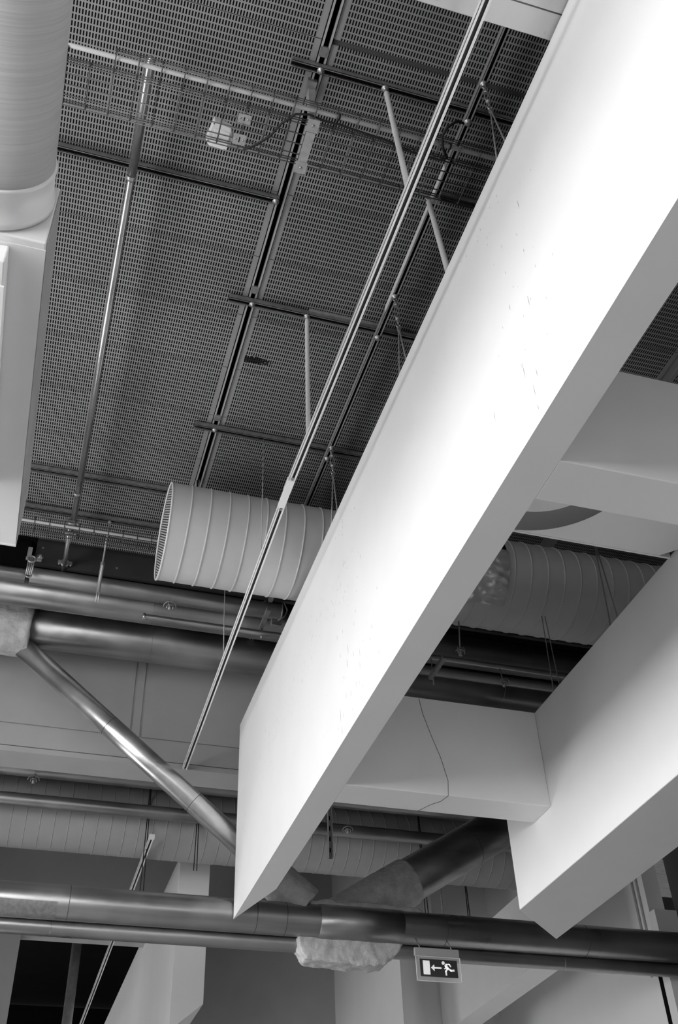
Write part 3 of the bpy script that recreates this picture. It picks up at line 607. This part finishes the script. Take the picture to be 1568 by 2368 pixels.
def bulb(x, y, z, label, to, r=.05):
    t = thing('pipe_support', label, 'pipe support', (x, y, z))
    part('cup', MB().torus((x, y, z+.02), (0, .6, 1), r*1.2, .006, 24, 6, PI, 2*PI), M['strut'], t)
    part('stem', MB().lathe((x, y, z-.02), (0, -.3, 1), [(0, .018), (.06, .018)], 10).torus((x, y-.01, z+.03), (0, -.3, 1), .026, .006, 14, 6), M['zinc'], t)
    part('rod', MB().tube((x, y, z+.03), to, .007, 8), M['zinc'], t)
    for s_ in (-1, 1): part('bolt', MB().tube((x+s_*.03, y-.02, z-.01), (x+s_*.03, y-.02, z+.06), .005, 6), M['zinc'], t)
bulb(.955, 8.15, 5.78, 'small round pipe support on the bundle below the big duct', (.955, 8.32, 5.99))
bulb(3.43, 7.1, 5.0, 'small dark pipe support under the big duct, right of the white beam', (3.43, 7.05, 5.32), .035)
bulb(4.35, 8.1, 5.40, 'small dark pipe support near the tip of the wide box beam', (4.35, 8.14, 5.63))
def bracket(x, y, z, label, L=.2):
    t = thing('strut_bracket', label, 'bracket', (x, y, z))
    part('arm', MB().obox((x, y, z), (0, 1, .0), (1, 0, 0), (0, 0, 1), L, .018, .006).obox((x-.02, y, z+.015), (0, 1, 0), (0, 0, 1), (1, 0, 0), L, .018, .003), M['strut'], t)
    part('rod', MB().tube((x, y+.12, z), (x, 8.14, 5.63), .006, 8), M['strut'], t)
    part('hook', MB().bent([(x+.01, y+L-.04, z+.02), (x+.012, y+L-.04, z-.04), (x+.006, y+L-.05, z-.09)], .007), M['tube'], t)
bracket(1.86, 8.05, 5.72, 'small strut bracket with a bright hook, left of the white beam')
bracket(3.60, 8.0, 5.42, 'small strut bracket with a bright hook, under the duct right of the white beam')
ss = thing('strut_stub', 'pair of dark strut stubs between the round duct end and the top pipe', 'bracket', (1.85, 7.9, 5.9))
part('stub', MB().obox((1.82, 7.9, 6.12), (.1, 1, 0), (1, 0, 0), (0, 0, 1), .22, .014, .02), M['strut'], ss); part('stub', MB().obox((1.95, 8.0, 6.1), (0, 1, 0), (1, 0, 0), (0, 0, 1), .2, .02, .03), M['strut'], ss)

# ================================================================ TRUSS: chord and diagonals
YT = 9.41
mc = run('truss_chord', 'large shiny clad truss chord crossing the lower part of the picture', -1.8, 6.84, YT, 3.40, .148, 'clad', 'truss tube', bands=((2.735, 3.555, .007),))
for x in (.455, 2.13, 2.41, 3.98, 5.48): part('seam', MB().lathe((x, YT, 3.40), (1, 0, 0), [(0, .148), (.001, .1496), (.004, .1496), (.005, .148)], 40, caps=False), M['slotdark'], mc)
part('patch', MB().lathe((-.3, YT, 3.40), (1, 0, 0), [(0, .1492), (.66, .1492)], 20, caps=False, a0=PI*.1, a1=PI*.62), M['zinc'], mc, 'duller stained patch')
run('clad_pipe', 'thinner clad pipe behind and below the big lower truss chord', -1.8, 6.84, 9.57, 3.235, .076, 'clad', bands=((.34, .343, .002), (5.3, 5.303, .002)))
def diag(label, a, b, r, mt, seams=()):
    t = thing('truss_diagonal', label, 'truss tube', b); a, b = Vector(a), Vector(b); L = (b-a).length; d = (b-a).normalized()
    part('cladding', MB().lathe(a, d, [(0, r), (L, r)], 40), M[mt], t)
    for s_ in seams: part('seam', MB().lathe(a+d*s_, d, [(0, r), (.001, r+.0015), (.004, r+.0015), (.005, r)], 40, caps=False), M['slotdark'], t)
    return t
A1 = Vector((-.75, YT, 6.27)); B1 = Vector((2.62, YT, 3.552)); d1 = (B1-A1).normalized()
diag('long bright clad diagonal tube falling from the upper left to the beam tip', A1, B1, .107, 'diag', (1.75, 2.9))
A2 = Vector((2.95, YT, 3.41)); B2 = Vector((5.5, YT, 4.97)); d2 = (B2-A2).normalized()
QS = 9.7/9.41
A2 = Vector((2.75, YT, 3.29))*QS; B2 = Vector((5.5, YT, 4.97))*QS; d2 = (B2-A2).normalized()
diag('thick dark clad diagonal tube rising to the right behind the wide box beam', A2, B2, .212*QS, 'darkpipe', (1.95,))
def lump(name, label, mb, mt='plaster', disp=.02, sub=2):
    o = obj(name, mb, M[mt]); tag(o, label, 'insulation')
    s_ = o.modifiers.new('remesh', 'REMESH'); s_.mode = 'VOXEL'; s_.voxel_size = .014; s_.use_smooth_shade = True
    tx = bpy.data.textures.new(name, 'CLOUDS'); tx.noise_scale = .07; dm = o.modifiers.new('disp', 'DISPLACE'); dm.texture = tx; dm.strength = disp; dm.texture_coords = 'GLOBAL'
    return o
d_ = d1
mb = MB().lathe(A1-d_*.1, d_, [(0, .30), (.1, .30), (.22, .27), (.34, .19), (.44, .135), (.50, .125)], 20)
mb.lathe((-1.3, YT-.03, 6.14), (1, 0, 0), [(0, .29), (.96, .29), (1.0, .27)], 20)
lump('insulation_sleeve', 'rough grey insulation around the pipe joint at the left edge', mb, 'plaster')
mb = MB().lathe(B1-d_*.40+Vector((0, .05, 0)), d_, [(0, .16), (.01, .185), (.34, .19), (.42, .19)], 18, jit=.04)
lump('insulation_sleeve', 'short pale insulation sleeve at the foot of the bright diagonal, by the beam tip', mb, 'plaster_lt', .02)
mb = MB().lathe(A2-d2*.02, d2, [(0, .23), (.3, .232), (.7, .238), (1.12, .240), (1.14, .232)], 28)
lump('insulation_sleeve', 'smooth cone of grey insulation at the foot of the thick dark diagonal', mb, 'plaster_lt', .012)
mb = MB()
pts = [(2.66, 3.57), (2.85, 3.61), (2.95, 3.575), (3.1, 3.60), (3.4, 3.60), (3.74, 3.585), (3.80, 3.55), (3.72, 3.50), (2.68, 3.50)]
mb.prism([(x, YT-.04, z) for x, z in pts], (0, .16, 0))
lump('insulation_collar', 'crumbling strip of insulation on top of the lower chord between the diagonals', mb, 'plaster_lt', .02)
mb = MB()
pts = [(2.55, 3.27), (2.56, 3.17), (2.62, 3.06), (2.80, 3.05), (2.95, 3.04), (3.2, 3.03), (3.38, 3.05), (3.52, 3.17), (3.58, 3.27)]
mb.prism([(x, YT+.0, z) for x, z in pts], (0, .22, 0))
lump('insulation_block', 'lump of pale insulation hanging under the lower chord, left of the exit sign', mb, 'plaster_lt', .03)

# ================================================================ EXIT SIGN
sg = thing('exit_sign', 'small emergency exit sign with door, arrow and running figure, hanging under the lower chord', 'sign', (3.88, 9.2, 2.91))
SY = 9.22; k_ = SY/9.35
def SX(x): return x*k_
part('acrylic_plate', MB().box(SX(3.664), SX(4.106), SY, SY+.006, 2.911*k_, 3.131*k_), M['clear'], sg)
e = MB(); x0, x1, z0, z1 = SX(3.662), SX(4.108), 2.909*k_, 3.133*k_
e.box(x0, x1, SY-.002, SY+.007, z1-.004, z1); e.box(x0, x1, SY-.002, SY+.007, z0, z0+.004); e.box(x0, x0+.004, SY-.002, SY+.007, z0, z1); e.box(x1-.004, x1, SY-.002, SY+.007, z0, z1)
part('frame', e, M['edge'], sg, 'bright edge')
part('mount', MB().box(SX(3.66), SX(4.10), SY-.006, SY+.03, 3.135*k_, 3.185*k_+.02), M['fascia'], sg)
px0, px1, pz0, pz1 = SX(3.70), SX(4.07), 2.950*k_, 3.105*k_
part('hook', MB().tube((SX(3.72), 9.24, 3.17), (SX(3.72), 9.34, 3.29), .004, 6).tube((SX(4.04), 9.24, 3.17), (SX(4.04), 9.34, 3.29), .004, 6), M['zinc'], sg)
pn = part('panel', MB().box(px0, px1, SY-.006, SY-.001, pz0, pz1), M['signdark'], sg)
def uv(x, y): return ((x-(300+(y-360)*.098))/840, (y-360-(x-300)*.036)/410)
def P2(x, y): u, v = uv(x, y); return Vector((px0+(px1-px0)*u, SY-.007, pz1-(pz1-pz0)*v))
def poly2(mb, pts): mb.prism([P2(*p) for p in pts], (0, -.0015, 0))
def stroke(mb, pts, th):
    q = [P2(*p) for p in pts]; h = th/840*(px1-px0)/2
    for a, b in zip(q[:-1], q[1:]):
        d = (b-a).normalized(); n = Vector((-d.z, 0, d.x)); mb.prism([a+n*h, b+n*h, b-n*h, a-n*h], (0, -.0015, 0))
    for a in q[1:-1]: mb.lathe(a, (0, -1, 0), [(0, h), (.0015, h)], 12)
def upoly(mb, pts): mb.prism([Vector((px0+(px1-px0)*u, SY-.007, pz1-(pz1-pz0)*v)) for u, v in pts], (0, -.0015, 0))
mb = MB(); upoly(mb, [(.075, .10), (.255, .10), (.255, .90), (.075, .90)]); part('door_picto', mb, M['signwhite'], pn)
mb = MB(); upoly(mb, [(.375, .29), (.375, .69), (.285, .49)]); upoly(mb, [(.37, .445), (.565, .445), (.565, .54), (.37, .54)]); part('arrow_picto', mb, M['signwhite'], pn)
mb = MB(); mb.lathe(P2(833, 455), (0, -1, 0), [(0, .0155), (.0015, .0155)], 20)
stroke(mb, [(885, 500), (935, 590)], 62); stroke(mb, [(880, 487), (970, 485), (1012, 545)], 28); stroke(mb, [(885, 520), (905, 560), (862, 596)], 26)
stroke(mb, [(935, 575), (1012, 632), (1092, 626)], 38); stroke(mb, [(940, 585), (897, 650), (912, 748)], 34); part('running_figure', mb, M['signwhite'], pn)

# ================================================================ FAR BAY
k2 = 12.99/14
fd = spiral_duct(-2.5, 6.5, 12.79*k2, 5.7*k2, .43*k2, .158, 'round_duct', 'distant round grey duct with fine seams, behind the lower truss', 'duct_far', .1, .0, .005)
run('clad_pipe', 'distant dark pipe in front of the far duct', -2.5, 6.5, 11.2, 5.13, .073, 'darkpipe')
run('clad_pipe', 'distant dark pipe just under the fascia edge', -2.5, 6.5, 11.0, 5.42, .10, 'darkpipe')
mb = MB().prism([(1.895, 12.6, 5.25), (2.275, 12.6, 5.25), (2.275, 12.6, 3.518), (1.895, 12.6, 3.215)], (0, 8, 0))
tag(obj('ceiling_beam', mb, M['white'], bevel=.004), 'distant white beam end standing upright left of the big beam tip, before the dark hall', 'beam')
beam('distant bright white beam behind the exit sign, slanting to the lower right', [(5.5, 10.2), (5.82, 10.2), (5.82, 13.28), (5.5, 13.28)], 3.5, 4.33)
def cable_pair(x, y, z0, z1, label, dx=.02, r=.006):
    t = thing('hanger_wires', label, 'wire hanger', (x, y, z0))
    part('wire', MB().tube((x, y, z0), (x+.01, y, z1), r, 6), M['cable'], t); part('wire', MB().tube((x+dx*2, y, z0), (x+dx, y, z1), r, 6), M['cable'], t)
cable_pair(1.30, 11.45, 4.2, 5.6, 'pair of dark wires before the far duct, near the thin far track'); cable_pair(1.88, 11.45, 4.6, 5.6, 'pair of dark wires before the far duct, near the upright beam end', .018)
cable_pair(4.65, 11.45, 4.2, 5.6, 'pair of dark wires before the far duct, above the exit sign', .02); cable_pair(5.62, 12.4, 4.2, 5.3, 'pair of dark wires under the far duct, left of the box beam tip', .02)
tag(obj('cable', MB().bent([(5.08, 12.1, 4.07), (5.13, 12.1, 4.36), (5.15, 12.1, 4.65), (5.15, 12.1, 4.96)], .012, 8), M['strut_lt']), 'pale bowed cable under the far duct, left of the wire pair', 'cable')
t = thing('slotted_strut', 'short slotted strut hanging down right of the big white beam', 'strut', (3.22, 10.5, 4.5))
part('channel', MB().box(3.19, 3.195, 10.48, 10.52, 4.48, ZC-.005).box(3.235, 3.24, 10.48, 10.52, 4.48, ZC-.005).box(3.19, 3.24, 10.515, 10.52, 4.48, ZC-.005), M['strut_lt'], t)
for zz in (4.55, 4.68, 4.80, 4.92): part('slot', MB().box(3.208, 3.222, 10.512, 10.514, zz, zz+.05), M['black'], t)
bulb(3.55, 10.9, 4.98, 'distant pipe support seen under the lower cross beam', (3.55, 11.15, 5.09)); bulb(-.02, 10.9, 5.21, 'distant pipe support at the left edge below the fascia', (-.02, 10.98, 5.34))
tag(obj('steel_pipe', MB().tube((1.04, 17, F), (1.04, 17, 6.4), .075, 16), M['strut_lt']), 'upright pipe standing in the dark hall at the lower left', 'pipe')
